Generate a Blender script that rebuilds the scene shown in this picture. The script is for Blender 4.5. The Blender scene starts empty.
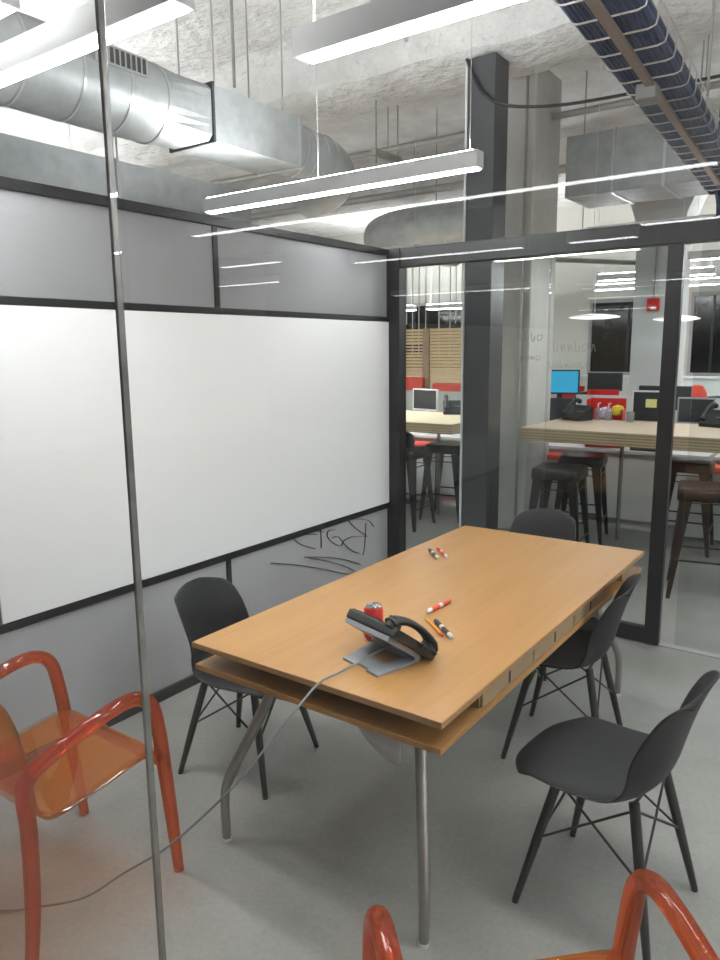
import bpy, bmesh, math, random
from mathutils import Vector, Matrix
random.seed(7)
C = bpy.context.scene.collection
PI = math.pi
V = Vector

# ------------------------------------------------------------------ materials
MATS = {}
def srgb(r, g, b):
    f = lambda c: (c/12.92 if c <= .04045 else ((c+.055)/1.055)**2.4)
    return (f(r/255), f(g/255), f(b/255), 1)

def new_mat(name):
    m = bpy.data.materials.new(name); m.use_nodes = True
    nt = m.node_tree; nt.nodes.clear()
    out = nt.nodes.new('ShaderNodeOutputMaterial')
    return m, nt, out

def pm(name, col, rough=.5, metal=0.0, noise=0.0, nscale=6.0, bump=0.0, bscale=40.0, stretch=(1,1,1), spec=.5, col2=None, coat=0.0, detail=6.0, bdist=.02):
    """principled material with procedural colour variation and bump"""
    m, nt, out = new_mat(name)
    p = nt.nodes.new('ShaderNodeBsdfPrincipled')
    p.inputs['Roughness'].default_value = rough
    p.inputs['Metallic'].default_value = metal
    p.inputs['Specular IOR Level'].default_value = spec
    p.inputs['Coat Weight'].default_value = coat
    c = col if len(col) == 4 else (*col, 1)
    tc = nt.nodes.new('ShaderNodeTexCoord')
    mp = nt.nodes.new('ShaderNodeMapping'); mp.inputs['Scale'].default_value = stretch
    nt.links.new(tc.outputs['Object'], mp.inputs['Vector'])
    n = nt.nodes.new('ShaderNodeTexNoise'); n.inputs['Scale'].default_value = nscale
    n.inputs['Detail'].default_value = detail; n.inputs['Roughness'].default_value = .6
    nt.links.new(mp.outputs['Vector'], n.inputs['Vector'])
    r = nt.nodes.new('ShaderNodeValToRGB')
    c2 = col2 if col2 else tuple(min(1, x*(1+noise)) for x in c[:3]) + (1,)
    c1 = c if col2 else tuple(x*(1-noise) for x in c[:3]) + (1,)
    r.color_ramp.elements[0].position = .3; r.color_ramp.elements[1].position = .7
    r.color_ramp.elements[0].color = c1; r.color_ramp.elements[1].color = c2
    nt.links.new(n.outputs['Fac'], r.inputs['Fac'])
    nt.links.new(r.outputs['Color'], p.inputs['Base Color'])
    if bump > 0:
        b = nt.nodes.new('ShaderNodeBump'); b.inputs['Strength'].default_value = bump
        b.inputs['Distance'].default_value = bdist
        n2 = nt.nodes.new('ShaderNodeTexNoise'); n2.inputs['Scale'].default_value = bscale
        n2.inputs['Detail'].default_value = 5
        nt.links.new(mp.outputs['Vector'], n2.inputs['Vector'])
        nt.links.new(n2.outputs['Fac'], b.inputs['Height'])
        nt.links.new(b.outputs['Normal'], p.inputs['Normal'])
    nt.links.new(p.outputs['BSDF'], out.inputs['Surface'])
    MATS[name] = m
    return m

def emit(name, col, strength):
    m, nt, out = new_mat(name)
    e = nt.nodes.new('ShaderNodeEmission'); e.inputs['Color'].default_value = (*col[:3], 1)
    e.inputs['Strength'].default_value = strength
    nt.links.new(e.outputs[0], out.inputs['Surface'])
    return m

def schlick(nt, f0=.04):
    lw = nt.nodes.new('ShaderNodeLayerWeight'); lw.inputs['Blend'].default_value = .5
    pw = nt.nodes.new('ShaderNodeMath'); pw.operation = 'POWER'; pw.inputs[1].default_value = 5
    nt.links.new(lw.outputs['Facing'], pw.inputs[0])
    ma = nt.nodes.new('ShaderNodeMath'); ma.operation = 'MULTIPLY_ADD'
    ma.inputs[1].default_value = 1-f0; ma.inputs[2].default_value = f0
    nt.links.new(pw.outputs[0], ma.inputs[0])
    return ma.outputs[0]

def glass_mat(name, tint, f0=.04, rough=0.0, body=None, body_fac=0.0):
    m, nt, out = new_mat(name)
    t = nt.nodes.new('ShaderNodeBsdfTransparent'); t.inputs[0].default_value = (*tint, 1)
    g = nt.nodes.new('ShaderNodeBsdfGlossy'); g.inputs['Roughness'].default_value = rough
    src = t.outputs[0]
    if body:
        d = nt.nodes.new('ShaderNodeBsdfDiffuse'); d.inputs[0].default_value = (*body, 1)
        tr = nt.nodes.new('ShaderNodeBsdfTranslucent'); tr.inputs[0].default_value = (*body, 1)
        md = nt.nodes.new('ShaderNodeMixShader'); md.inputs[0].default_value = .5
        nt.links.new(d.outputs[0], md.inputs[1]); nt.links.new(tr.outputs[0], md.inputs[2])
        mb = nt.nodes.new('ShaderNodeMixShader'); mb.inputs[0].default_value = body_fac
        nt.links.new(t.outputs[0], mb.inputs[1]); nt.links.new(md.outputs[0], mb.inputs[2])
        src = mb.outputs[0]
    mx = nt.nodes.new('ShaderNodeMixShader')
    nt.links.new(schlick(nt, f0), mx.inputs[0])
    nt.links.new(src, mx.inputs[1]); nt.links.new(g.outputs[0], mx.inputs[2])
    nt.links.new(mx.outputs[0], out.inputs['Surface'])
    return m

def rods_mat(name, tint, deep):
    """thick clear plastic: part straight-through tint, part refracting glass"""
    m, nt, out = new_mat(name)
    p = nt.nodes.new('ShaderNodeBsdfPrincipled')
    p.inputs['Base Color'].default_value = (*deep, 1)
    p.inputs['Transmission Weight'].default_value = .92
    p.inputs['Roughness'].default_value = .04
    p.inputs['IOR'].default_value = 1.46
    t = nt.nodes.new('ShaderNodeBsdfTransparent'); t.inputs[0].default_value = (*tint, 1)
    mx = nt.nodes.new('ShaderNodeMixShader'); mx.inputs[0].default_value = .45
    nt.links.new(p.outputs[0], mx.inputs[1]); nt.links.new(t.outputs[0], mx.inputs[2])
    nt.links.new(mx.outputs[0], out.inputs['Surface'])
    return m

def laminate(name):
    m, nt, out = new_mat(name)
    p = nt.nodes.new('ShaderNodeBsdfPrincipled'); p.inputs['Roughness'].default_value = .38
    tc = nt.nodes.new('ShaderNodeTexCoord')
    mp = nt.nodes.new('ShaderNodeMapping'); mp.inputs['Scale'].default_value = (26, 1.1, 26)
    nt.links.new(tc.outputs['Object'], mp.inputs['Vector'])
    n = nt.nodes.new('ShaderNodeTexNoise'); n.inputs['Scale'].default_value = 1.6; n.inputs['Detail'].default_value = 8
    nt.links.new(mp.outputs[0], n.inputs['Vector'])
    mp2 = nt.nodes.new('ShaderNodeMapping'); mp2.inputs['Scale'].default_value = (3.2, .5, 3)
    nt.links.new(tc.outputs['Object'], mp2.inputs['Vector'])
    n2 = nt.nodes.new('ShaderNodeTexNoise'); n2.inputs['Scale'].default_value = 1.5; n2.inputs['Detail'].default_value = 3
    nt.links.new(mp2.outputs[0], n2.inputs['Vector'])
    ad = nt.nodes.new('ShaderNodeMix'); ad.data_type = 'FLOAT'; ad.inputs[0].default_value = .55
    nt.links.new(n.outputs['Fac'], ad.inputs[2]); nt.links.new(n2.outputs['Fac'], ad.inputs[3])
    r = nt.nodes.new('ShaderNodeValToRGB')
    r.color_ramp.elements[0].position = .34; r.color_ramp.elements[1].position = .66
    r.color_ramp.elements[0].color = (.36, .178, .055, 1); r.color_ramp.elements[1].color = (.44, .235, .083, 1)
    nt.links.new(ad.outputs[0], r.inputs['Fac'])
    nt.links.new(r.outputs['Color'], p.inputs['Base Color'])
    nt.links.new(p.outputs[0], out.inputs['Surface'])
    return m

def floor_mat():
    m, nt, out = new_mat('polished_concrete')
    p = nt.nodes.new('ShaderNodeBsdfPrincipled'); p.inputs['Roughness'].default_value = .42
    p.inputs['Specular IOR Level'].default_value = .35
    tc = nt.nodes.new('ShaderNodeTexCoord')
    a = nt.nodes.new('ShaderNodeTexNoise'); a.inputs['Scale'].default_value = 1.3; a.inputs['Detail'].default_value = 9; a.inputs['Roughness'].default_value = .62
    nt.links.new(tc.outputs['Object'], a.inputs['Vector'])
    r = nt.nodes.new('ShaderNodeValToRGB')
    r.color_ramp.elements[0].position = .33; r.color_ramp.elements[1].position = .68
    r.color_ramp.elements[0].color = (.235, .23, .218, 1); r.color_ramp.elements[1].color = (.33, .323, .306, 1)
    nt.links.new(a.outputs['Fac'], r.inputs['Fac'])
    b = nt.nodes.new('ShaderNodeTexNoise'); b.inputs['Scale'].default_value = 60; b.inputs['Detail'].default_value = 4
    nt.links.new(tc.outputs['Object'], b.inputs['Vector'])
    mx = nt.nodes.new('ShaderNodeMix'); mx.data_type = 'RGBA'; mx.blend_type = 'OVERLAY'; mx.inputs[0].default_value = .18
    nt.links.new(r.outputs['Color'], mx.inputs[6]); nt.links.new(b.outputs['Fac'], mx.inputs[7])
    nt.links.new(mx.outputs[2], p.inputs['Base Color'])
    ra = nt.nodes.new('ShaderNodeMapRange'); ra.inputs[3].default_value = .3; ra.inputs[4].default_value = .55
    nt.links.new(a.outputs['Fac'], ra.inputs[0]); nt.links.new(ra.outputs[0], p.inputs['Roughness'])
    nt.links.new(p.outputs[0], out.inputs['Surface'])
    return m

def ply_mat():
    m, nt, out = new_mat('layered_plywood')
    p = nt.nodes.new('ShaderNodeBsdfPrincipled'); p.inputs['Roughness'].default_value = .5
    tc = nt.nodes.new('ShaderNodeTexCoord')
    w = nt.nodes.new('ShaderNodeTexWave'); w.wave_type = 'BANDS'; w.bands_direction = 'Z'
    w.inputs['Scale'].default_value = 14; w.inputs['Distortion'].default_value = .4
    nt.links.new(tc.outputs['Object'], w.inputs['Vector'])
    r = nt.nodes.new('ShaderNodeValToRGB')
    r.color_ramp.elements[0].color = (.30, .21, .12, 1); r.color_ramp.elements[1].color = (.50, .39, .25, 1)
    nt.links.new(w.outputs['Fac'], r.inputs['Fac']); nt.links.new(r.outputs[0], p.inputs['Base Color'])
    nt.links.new(p.outputs[0], out.inputs['Surface'])
    return m

M_floor = floor_mat()
M_ceil = pm('painted_rough_concrete', (.66, .655, .64), .9, noise=.16, nscale=2.6, bump=1.0, bscale=9, bdist=.06)
M_col = pm('column_concrete', (.55, .54, .52), .85, noise=.14, nscale=2.5, bump=.35, bscale=25, stretch=(1, 1, .5))
M_colw = pm('column_painted', (.56, .58, .58), .7, noise=.05, nscale=2, bump=.15, bscale=20)
M_wallw = pm('office_wall', (.55, .53, .49), .85, noise=.05, nscale=1.5, bump=.1)
M_darkwall = pm('dark_wall', (.05, .05, .055), .8, noise=.1)
M_panel = pm('grey_glass_panel', (.27, .27, .282), .22, noise=.02, nscale=3, spec=.35)
M_panel_lit = pm('pale_writable_panel', (.44, .44, .455), .22, noise=.02, nscale=3, spec=.35)  # wall panel grey made paler to stand in for light missing low down
M_board = pm('white_board', (.88, .88, .885), .6, noise=.004, nscale=3, spec=.2)
M_black = pm('black_frame', (.012, .012, .013), .38, noise=.2, nscale=8)
M_steel = pm('dark_cladding', (.045, .047, .052), .32, noise=.25, nscale=3, stretch=(1, 1, .3), spec=.6)
M_glass = glass_mat('clear_glass', (.95, .965, .96), f0=.034)
M_glass2 = glass_mat('partition_glass', (.93, .955, .95), f0=.04)
M_joint = pm('joint_strip', (.34, .33, .32), .25, metal=.7, noise=.25, nscale=30)
M_lam = laminate('beech_laminate')
M_lamedge = pm('beech_edge', (.38, .22, .10), .5, noise=.12, nscale=30)
M_lamin = pm('beech_box', (.30, .175, .08), .55, noise=.12, nscale=12, stretch=(1, 4, 1))
M_drawer = pm('birch_drawer', (.34, .24, .14), .5, noise=.12, nscale=10, stretch=(1, 1, 6))
M_alu = pm('brushed_aluminium', (.30, .29, .275), .42, metal=.75, noise=.06, nscale=20)
M_shell = pm('black_plastic_shell', (.011, .011, .013), .5, noise=.06, nscale=30, bump=.05, bscale=300, bdist=.002, spec=.3)
M_bwood = pm('black_stained_wood', (.016, .015, .014), .45, noise=.25, nscale=20, stretch=(4, 4, .5))
M_wire = pm('black_wire', (.012, .012, .012), .35)
M_oseat = glass_mat('orange_clear_plastic', (.92, .56, .22), f0=.05, body=(.85, .30, .03), body_fac=.14)
M_orod = rods_mat('red_orange_clear_rod', (.93, .40, .20), (.95, .16, .05))
M_lampb = pm('pendant_housing', (.86, .86, .865), .45, noise=.02)
M_diff = emit('pendant_diffuser', (1, .995, 1.0), 60.0)
M_diffo = emit('pendant_diffuser_dim', (1, .995, 1.0), 14.0)
M_up = emit('pendant_uplight', (1, .995, 1.0), 128.0)
M_saucer = emit('saucer_glow', (1, .97, .9), 1.4)
M_cord = pm('white_cord', (.6, .6, .6), .5)
M_galv = pm('galvanised_steel', (.42, .44, .445), .48, metal=.5, noise=.16, nscale=7, bump=.06, bscale=18)
M_galv2 = pm('galvanised_band', (.62, .64, .65), .3, metal=.8)
M_dark = pm('dark_gap', (.03, .03, .03), .7)
M_traywire = pm('zinc_wire', (.60, .58, .54), .4, metal=.5)
M_traystrut = pm('strut_steel', (.30, .24, .20), .5, metal=.3, noise=.1)
M_blue = pm('blue_cable', (.016, .034, .105), .45, noise=.5, nscale=9, stretch=(12, .6, 12))
M_pipe = pm('grey_pipe', (.36, .35, .33), .5, metal=.4, noise=.1)
M_phone = pm('phone_black', (.010, .010, .011), .5, noise=.1, nscale=40)
M_pgrey = pm('phone_stand_grey', (.25, .265, .29), .4, noise=.04)
M_pcord = pm('grey_cord', (.20, .20, .21), .5)
M_red = pm('red_gloss', (.55, .02, .02), .3, noise=.08)
M_redm = pm('red_fabric', (.62, .06, .035), .7, noise=.12, nscale=14)
M_can = pm('can_aluminium', (.75, .75, .76), .25, metal=.95)
M_flap = pm('translucent_flap', (.5, .5, .5), .5)
M_white = pm('white_plastic', (.72, .72, .72), .4, noise=.02)
M_capred = pm('cap_red', (.62, .07, .03), .4)
M_capblk = pm('cap_black', (.02, .02, .022), .4)
M_orange = pm('orange_barrel', (.80, .32, .02), .4)
M_ink = pm('brown_marker_ink', (.05, .025, .028), .6)
M_inkf = pm('faint_marker_ink', (.22, .22, .22), .7)
M_counter = pm('counter_top_wood', (.44, .33, .235), .5, noise=.08, nscale=4, stretch=(1, 12, 6))
M_counter2 = pm('pale_counter_top', (.66, .56, .38), .5, noise=.08, nscale=4, stretch=(1, 12, 6))
M_ply = ply_mat()
M_stool = pm('gunmetal', (.035, .033, .032), .34, metal=.7, noise=.2, nscale=6)
M_stoolr = pm('rusted_gunmetal', (.055, .035, .03), .38, metal=.6, noise=.3, nscale=6)
M_part = pm('white_partition', (.62, .64, .63), .5, noise=.02)
M_partg = glass_mat('frosted_screen', (.75, .82, .80), f0=.05, body=(.6, .68, .66), body_fac=.6, rough=.2)
M_deskw = pm('white_desk', (.60, .60, .60), .5, noise=.03)
M_slat = pm('pine_slat', (.62, .45, .24), .6, noise=.16, nscale=5, stretch=(.8, 1, 14))
M_slatp = pm('pine_post', (.33, .22, .14), .6, noise=.12, nscale=8)
M_night = pm('night_glass', (.012, .012, .011), .12, noise=.5, nscale=2, spec=.5)
M_screenb = emit('blue_screen', (.05, .38, .62), .9)
M_screend = pm('dark_screen', (.03, .032, .035), .2)
M_sticky = pm('yellow_note', (.72, .70, .25), .7)
M_yel = pm('yellow_wrap', (.75, .6, .04), .4)
M_pur = pm('lilac_wrap', (.55, .45, .62), .4, noise=.3, nscale=30)
M_clear = glass_mat('clear_bottle', (.85, .88, .88), f0=.06, body=(.6, .62, .62), body_fac=.3)
M_cush = pm('dark_leather', (.018, .018, .02), .45)
M_greyp = pm('grey_paint', (.33, .33, .33), .6, noise=.05)

# ------------------------------------------------------------------ mesh helpers
def bx(bm, x0, x1, y0, y1, z0, z1, bev=0.0, M=None):
    vs = [bm.verts.new(((x0, x1)[i & 1], (y0, y1)[(i >> 1) & 1], (z0, z1)[(i >> 2) & 1])) for i in range(8)]
    fs = []
    for f in ((0, 2, 3, 1), (4, 5, 7, 6), (0, 1, 5, 4), (2, 6, 7, 3), (0, 4, 6, 2), (1, 3, 7, 5)):
        fs.append(bm.faces.new([vs[i] for i in f]))
    if bev > 0:
        es = list({e for f in fs for e in f.edges})
        r = bmesh.ops.bevel(bm, geom=es, offset=bev, segments=2, affect='EDGES', profile=.6)
        vs = list({v for f in r['faces'] for v in f.verts} | {v for v in vs if v.is_valid})
    if M is not None:
        bmesh.ops.transform(bm, matrix=M, verts=[v for v in vs if v.is_valid])
    return bm

def catmull(pts, n=8):
    pts = [V(p) for p in pts]
    out = []
    P = [pts[0]*2-pts[1]] + pts + [pts[-1]*2-pts[-2]]
    for i in range(1, len(P)-2):
        a, b, c, d = P[i-1:i+3]
        for k in range(n):
            t = k/n
            out.append(.5*((2*b)+(c-a)*t+(2*a-5*b+4*c-d)*t*t+(3*b-a-3*c+d)*t**3))
    out.append(pts[-1])
    return out

def tube(bm, pts, rad, seg=10, cap=True, flat=1.0):
    pts = [V(p) for p in pts]
    n = len(pts)
    rs = rad if isinstance(rad, (list, tuple)) else [rad]*n
    if len(rs) != n:
        m = len(rs)-1
        rs = [rs[min(m-1, int(i/(n-1)*m))]*(1-(i/(n-1)*m-min(m-1, int(i/(n-1)*m)))) + rs[min(m, min(m-1, int(i/(n-1)*m))+1)]*(i/(n-1)*m-min(m-1, int(i/(n-1)*m))) for i in range(n)]
    T = []
    for i in range(n):
        d = pts[min(i+1, n-1)]-pts[max(i-1, 0)]
        T.append(d.normalized() if d.length > 1e-9 else V((0, 0, 1)))
    ref = V((0, 0, 1)) if abs(T[0].z) < .9 else V((1, 0, 0))
    N = (ref-T[0]*ref.dot(T[0])).normalized()
    rings = []
    for i in range(n):
        N = (N-T[i]*N.dot(T[i])).normalized()
        B = T[i].cross(N)
        rings.append([bm.verts.new(pts[i]+(N*math.cos(a)*flat+B*math.sin(a))*rs[i]) for a in (2*PI*k/seg for k in range(seg))])
    for i in range(n-1):
        for k in range(seg):
            bm.faces.new((rings[i][k], rings[i][(k+1) % seg], rings[i+1][(k+1) % seg], rings[i+1][k]))
    if cap:
        bm.faces.new(rings[0][::-1]); bm.faces.new(rings[-1])
    return bm

def lathe(bm, prof, seg=24, M=None):
    rings = []
    vs = []
    for r, z in prof:
        if r < 1e-6:
            v = bm.verts.new((0, 0, z)); rings.append([v]); vs.append(v)
        else:
            ring = [bm.verts.new((r*math.cos(2*PI*k/seg), r*math.sin(2*PI*k/seg), z)) for k in range(seg)]
            rings.append(ring); vs += ring
    for a, b in zip(rings, rings[1:]):
        for k in range(seg):
            k2 = (k+1) % seg
            q = []
            for v in (a[k % len(a)], a[k2 % len(a)], b[k2 % len(b)], b[k % len(b)]):
                if v not in q: q.append(v)
            if len(q) > 2:
                bm.faces.new(q)
    if M is not None:
        bmesh.ops.transform(bm, matrix=M, verts=vs)
    return bm

def grid(bm, fn, nu, nv):
    g = [[bm.verts.new(fn(i/nu, j/nv)) for i in range(nu+1)] for j in range(nv+1)]
    for j in range(nv):
        for i in range(nu):
            bm.faces.new((g[j][i], g[j][i+1], g[j+1][i+1], g[j+1][i]))
    return bm

def prism(bm, poly, off):
    """closed polygon (list of 3d points) extruded by vector off"""
    a = [bm.verts.new(V(p)) for p in poly]; b = [bm.verts.new(V(p)+V(off)) for p in poly]
    bm.faces.new(a[::-1]); bm.faces.new(b)
    for i in range(len(a)):
        j = (i+1) % len(a)
        bm.faces.new((a[i], a[j], b[j], b[i]))
    return bm

B = bmesh.new
def obj(name, bm, mat, parent=None, smooth=False, solid=0.0, sub=0):
    bmesh.ops.recalc_face_normals(bm, faces=bm.faces)
    me = bpy.data.meshes.new(name); bm.to_mesh(me); bm.free()
    me.materials.append(mat)
    if smooth:
        for p in me.polygons: p.use_smooth = True
        try: me.set_sharp_from_angle(angle=math.radians(40))
        except Exception: pass
    o = bpy.data.objects.new(name, me); C.objects.link(o)
    if parent: o.parent = parent
    if solid:
        s = o.modifiers.new('solid', 'SOLIDIFY'); s.thickness = solid; s.offset = 0
    if sub:
        s = o.modifiers.new('sub', 'SUBSURF'); s.levels = sub; s.render_levels = sub
    return o

def tag(o, label, cat, group=None, kind=None):
    o['label'] = label; o['category'] = cat
    if group: o['group'] = group
    if kind: o['kind'] = kind
    return o

def thing(name, label, cat, loc=(0, 0, 0), rz=0.0, group=None):
    o = bpy.data.objects.new(name, None); C.objects.link(o)
    o.empty_display_size = .1
    o.location = loc; o.rotation_euler = (0, 0, rz)
    return tag(o, label, cat, group)

def struct(name, bm, mat, parent=None, **k):
    o = obj(name, bm, mat, parent, **k)
    if parent is None: o['kind'] = 'structure'
    return o

def structE(name, loc=(0, 0, 0)):
    o = bpy.data.objects.new(name, None); C.objects.link(o); o.location = loc; o['kind'] = 'structure'
    return o

def dup(root, loc, rz, label=None, group=None):
    r = root.copy(); C.objects.link(r); r.location = loc; r.rotation_euler = (0, 0, rz)
    if label: r['label'] = label
    if group: r['group'] = group
    for ch in list(root.children):
        c = ch.copy(); C.objects.link(c); c.parent = r
        for g in list(ch.children):
            d = g.copy(); C.objects.link(d); d.parent = c
    return r

def box_obj(name, dims, mat, parent=None, bev=0.0):
    b = B(); bx(b, *dims, bev=bev)
    return obj(name, b, mat, parent)

# ------------------------------------------------------------------ setting
YB = 3.02      # back glass partition
YF = -.72      # front glass wall
CE = 4.30      # slab underside

b = B(); bx(b, -9, 9, -13.2, 13.2, -.12, 0); struct('floor', b, M_floor)
ce = structE('ceiling')
b = B()
def slab(u, v):
    x = -9+18*u; y = -13.2+26.4*v
    return (x, y, CE+.02*math.sin(x*3.1+y*1.7)+.015*math.sin(y*5.3-x*2.2))
grid(b, slab, 60, 90)
obj('slab', b, M_ceil, ce, smooth=True, solid=.1)
def beam(y0, y1, zb):
    """poured beam along x with rounded haunches, a little uneven"""
    b = B()
    prof = [(y0-.55, CE+.03), (y0-.3, CE-.03), (y0-.1, CE-.12), (y0, zb+.14), (y0+.04, zb+.04), (y0+.14, zb), (y1-.14, zb), (y1-.04, zb+.03), (y1, zb+.1), (y1+.1, CE-.1), (y1+.4, CE+.03)]
    n = 70
    def fn(u, v):
        k = v*(len(prof)-1); i = min(int(k), len(prof)-2); t = k-i
        y = prof[i][0]*(1-t)+prof[i+1][0]*t; z = prof[i][1]*(1-t)+prof[i+1][1]*t
        x = -9+18*u
        return (x, y+.02*math.sin(x*2.3+v*4), z+.016*math.sin(x*4.1+v*7)+.012*math.sin(x*9.7+v*3))
    grid(b, fn, n, 20)
    obj('beam', b, M_ceil, ce, smooth=True)
beam(4.15, 4.95, 3.9)
beam(7.9, 8.7, 3.8)
beam(-3.6, -2.8, 4.0)
beam(-8.5, -7.7, 4.0)

# outer walls of the office floor
b = B(); bx(b, -9, 9, 12.6, 12.8, 0, CE+.1); struct('wall_far', b, M_wallw)
b = B(); bx(b, -9.2, -9, -13.2, 12.8, 0, CE+.1); struct('wall_west', b, M_wallw)
b = B(); bx(b, 9, 9.2, -13.2, 12.8, 0, CE+.1); struct('wall_east', b, M_wallw)
b = B(); bx(b, -9, 9, -13.2, -13, 0, CE+.1); struct('wall_near', b, M_darkwall)
def dark_window(n, x0, x1, z0, z1):
    w = structE('window_%d' % n, ((x0+x1)/2, 12.6, z0))
    hw = (x1-x0)/2; h = z1-z0
    b = B(); bx(b, -hw, hw, -.02, -.012, 0, h); obj('pane', b, M_night, w)
    b = B(); bx(b, -hw-.05, hw+.05, -.06, 0, -.06, 0); bx(b, -hw-.05, hw+.05, -.06, 0, h, h+.06)
    bx(b, -hw-.05, -hw, -.06, 0, 0, h); bx(b, hw, hw+.05, -.06, 0, 0, h)
    obj('frame', b, M_greyp, w)
    b = B(); bx(b, -.02, .02, -.04, 0, 0, h); obj('mullion', b, M_black, w)
dark_window(1, -1.75, -.42, 1.25, 2.5)
dark_window(2, .0, .62, 1.25, 2.55)
dark_window(3, -7.2, -4.0, 1.25, 2.6)
dark_window(4, 1.9, 4.2, 1.25, 2.6)

# left wall of the meeting room: grey panels in a black frame
wl = structE('wall_left')
zs = [(.055, .602), (.636, 1.888), (1.918, 2.312)]
ys = [(YF, -.115), (-.085, 1.425), (1.455, YB-.03)]
b = B(); bx(b, -.075, -.012, YF, YB, 0, 2.35); obj('core', b, M_greyp, wl)
for z0, z1 in zs:
    for y0, y1 in ys:
        b = B(); bx(b, -.012, 0, y0, y1, z0, z1); obj('panel', b, M_panel_lit if z0 < .1 else M_panel, wl)
for z0, z1 in ((.602, .636), (1.888, 1.918), (2.312, 2.356)):
    b = B(); bx(b, -.012 if z0 < 2.3 else -.08, .012, YF, YB-.03, z0, z1, bev=.003); obj('rail', b, M_black, wl)
for y in (-.1, 1.44):
    for z0, z1 in ((.055, .602), (1.918, 2.312)):
        b = B(); bx(b, -.012, .008, y-.016, y+.016, z0, z1); obj('post', b, M_black, wl)
b = B(); bx(b, -.012, .016, YF, YB-.03, 0, .055, bev=.003); struct('baseboard_left', b, M_black)

# marker scribbles on the lower wall panel and on the white strip (wall plane, y / z)
sc = obj('marker_scribble', B(), M_ink, wl)
b = B()
S = []
def wstroke(pts, r=.0045):
    tube(b, [(.003, p[0], p[1]) for p in catmull([V((q[0], q[1], 0)) for q in pts], 6)], r, seg=6, flat=.35)
SCRIB = [[(2.528, 0.597), (2.603, 0.535), (2.726, 0.455)], [(2.561, 0.603), (2.671, 0.582), (2.762, 0.55), (2.813, 0.501)], [(2.723, 0.544), (2.714, 0.451), (2.702, 0.372), (2.685, 0.328)], [(2.744, 0.447), (2.58, 0.483), (2.472, 0.478), (2.44, 0.452), (2.368, 0.482), (2.299, 0.542), (2.31, 0.577), (2.381, 0.569)], [(2.349, 0.524), (2.41, 0.517), (2.472, 0.458), (2.556, 0.392), (2.64, 0.353)], [(2.232, 0.6), (2.236, 0.543), (2.234, 0.483)], [(2.194, 0.60), (2.261, 0.581)], [(1.982, 0.593), (2.025, 0.559), (2.097, 0.525), (2.175, 0.492)], [(2.091, 0.60), (2.193, 0.58)], [(2.073, 0.463), (2.246, 0.421), (2.448, 0.359), (2.648, 0.276)], [(2.113, 0.447), (2.285, 0.386), (2.468, 0.308), (2.62, 0.222)], [(1.773, 0.501), (1.984, 0.436), (2.244, 0.345), (2.488, 0.249), (2.62, 0.218)]]
for st_ in SCRIB: wstroke(st_, .0052)
bmesh.ops.recalc_face_normals(b, faces=b.faces)
b.to_mesh(sc.data); b.free()

# corner post, header and glass of the back partition
wb = structE('wall_back')
b = B(); bx(b, -.08, .10, YB-.03, YB+.06, 0, 2.356, bev=.003); obj('corner_post', b, M_black, wb)
b = B(); bx(b, .10, 4.4, YB-.02, YB+.06, 2.236, 2.356, bev=.003); obj('header', b, M_black, wb)
b = B(); bx(b, .10, 1.12, YB+.028, YB+.038, .0, 2.236); obj('glass_pane', b, M_glass2, wb)
b = B(); bx(b, 1.93, 4.4, YB+.045, YB+.053, 0.0, 2.236); obj('glass_pane', b, M_glass2, wb)
b = B(); bx(b, .10, 4.4, YB+.0, YB+.06, .0, .006); obj('floor_track', b, M_greyp, wb)
dr = structE('door_1', (1.12, YB, 0))
b = B(); bx(b, .0, .655, .005, .013, .10, 2.236); obj('glass_pane', b, M_glass2, dr)
b = B(); bx(b, .655, .735, -.02, .03, .008, 2.236, bev=.003); obj('stile', b, M_black, dr)
b = B(); bx(b, -.03, .655, -.015, .03, .008, .10, bev=.003); obj('bottom_rail', b, M_black, dr)
# faint handwriting on the inside of that partition glass
b = B()
def gstroke(x, z, pts, r=.002):
    tube(b, [(x+p[0], YB+.024, z+p[1]) for p in catmull([V((q[0], q[1], 0)) for q in pts], 4)], r, seg=5, flat=.8)
def scrawl(x0, z0, w, h, n, seed):
    rr = random.Random(seed)
    x = x0
    for i in range(n):
        cw = w/n
        k = rr.randint(0, 2)
        if k == 0: gstroke(x, z0, [(0, h), (cw*.1, 0), (cw*.5, h*.1), (cw*.6, h*.6)])
        elif k == 1: gstroke(x, z0, [(cw*.6, h*.7), (0, h*.6), (cw*.1, 0), (cw*.6, h*.2), (cw*.7, h*.7)])
        else: gstroke(x, z0, [(0, h*.7), (cw*.2, 0), (cw*.4, h*.7), (cw*.7, 0)])
        x += cw
scrawl(.93, 1.745, .16, .05, 4, 2)
scrawl(.94, 1.63, .14, .035, 4, 5)
obj('handwriting', b, M_inkf, wb)
b = B()
scrawl(.0, 1.68, .26, .06, 6, 3); scrawl(-.02, 1.585, .25, .035, 8, 4)
for v in b.verts: v.co.y += -YB-.020; v.co.x += .04
obj('handwriting', b, M_inkf, dr)

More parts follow.
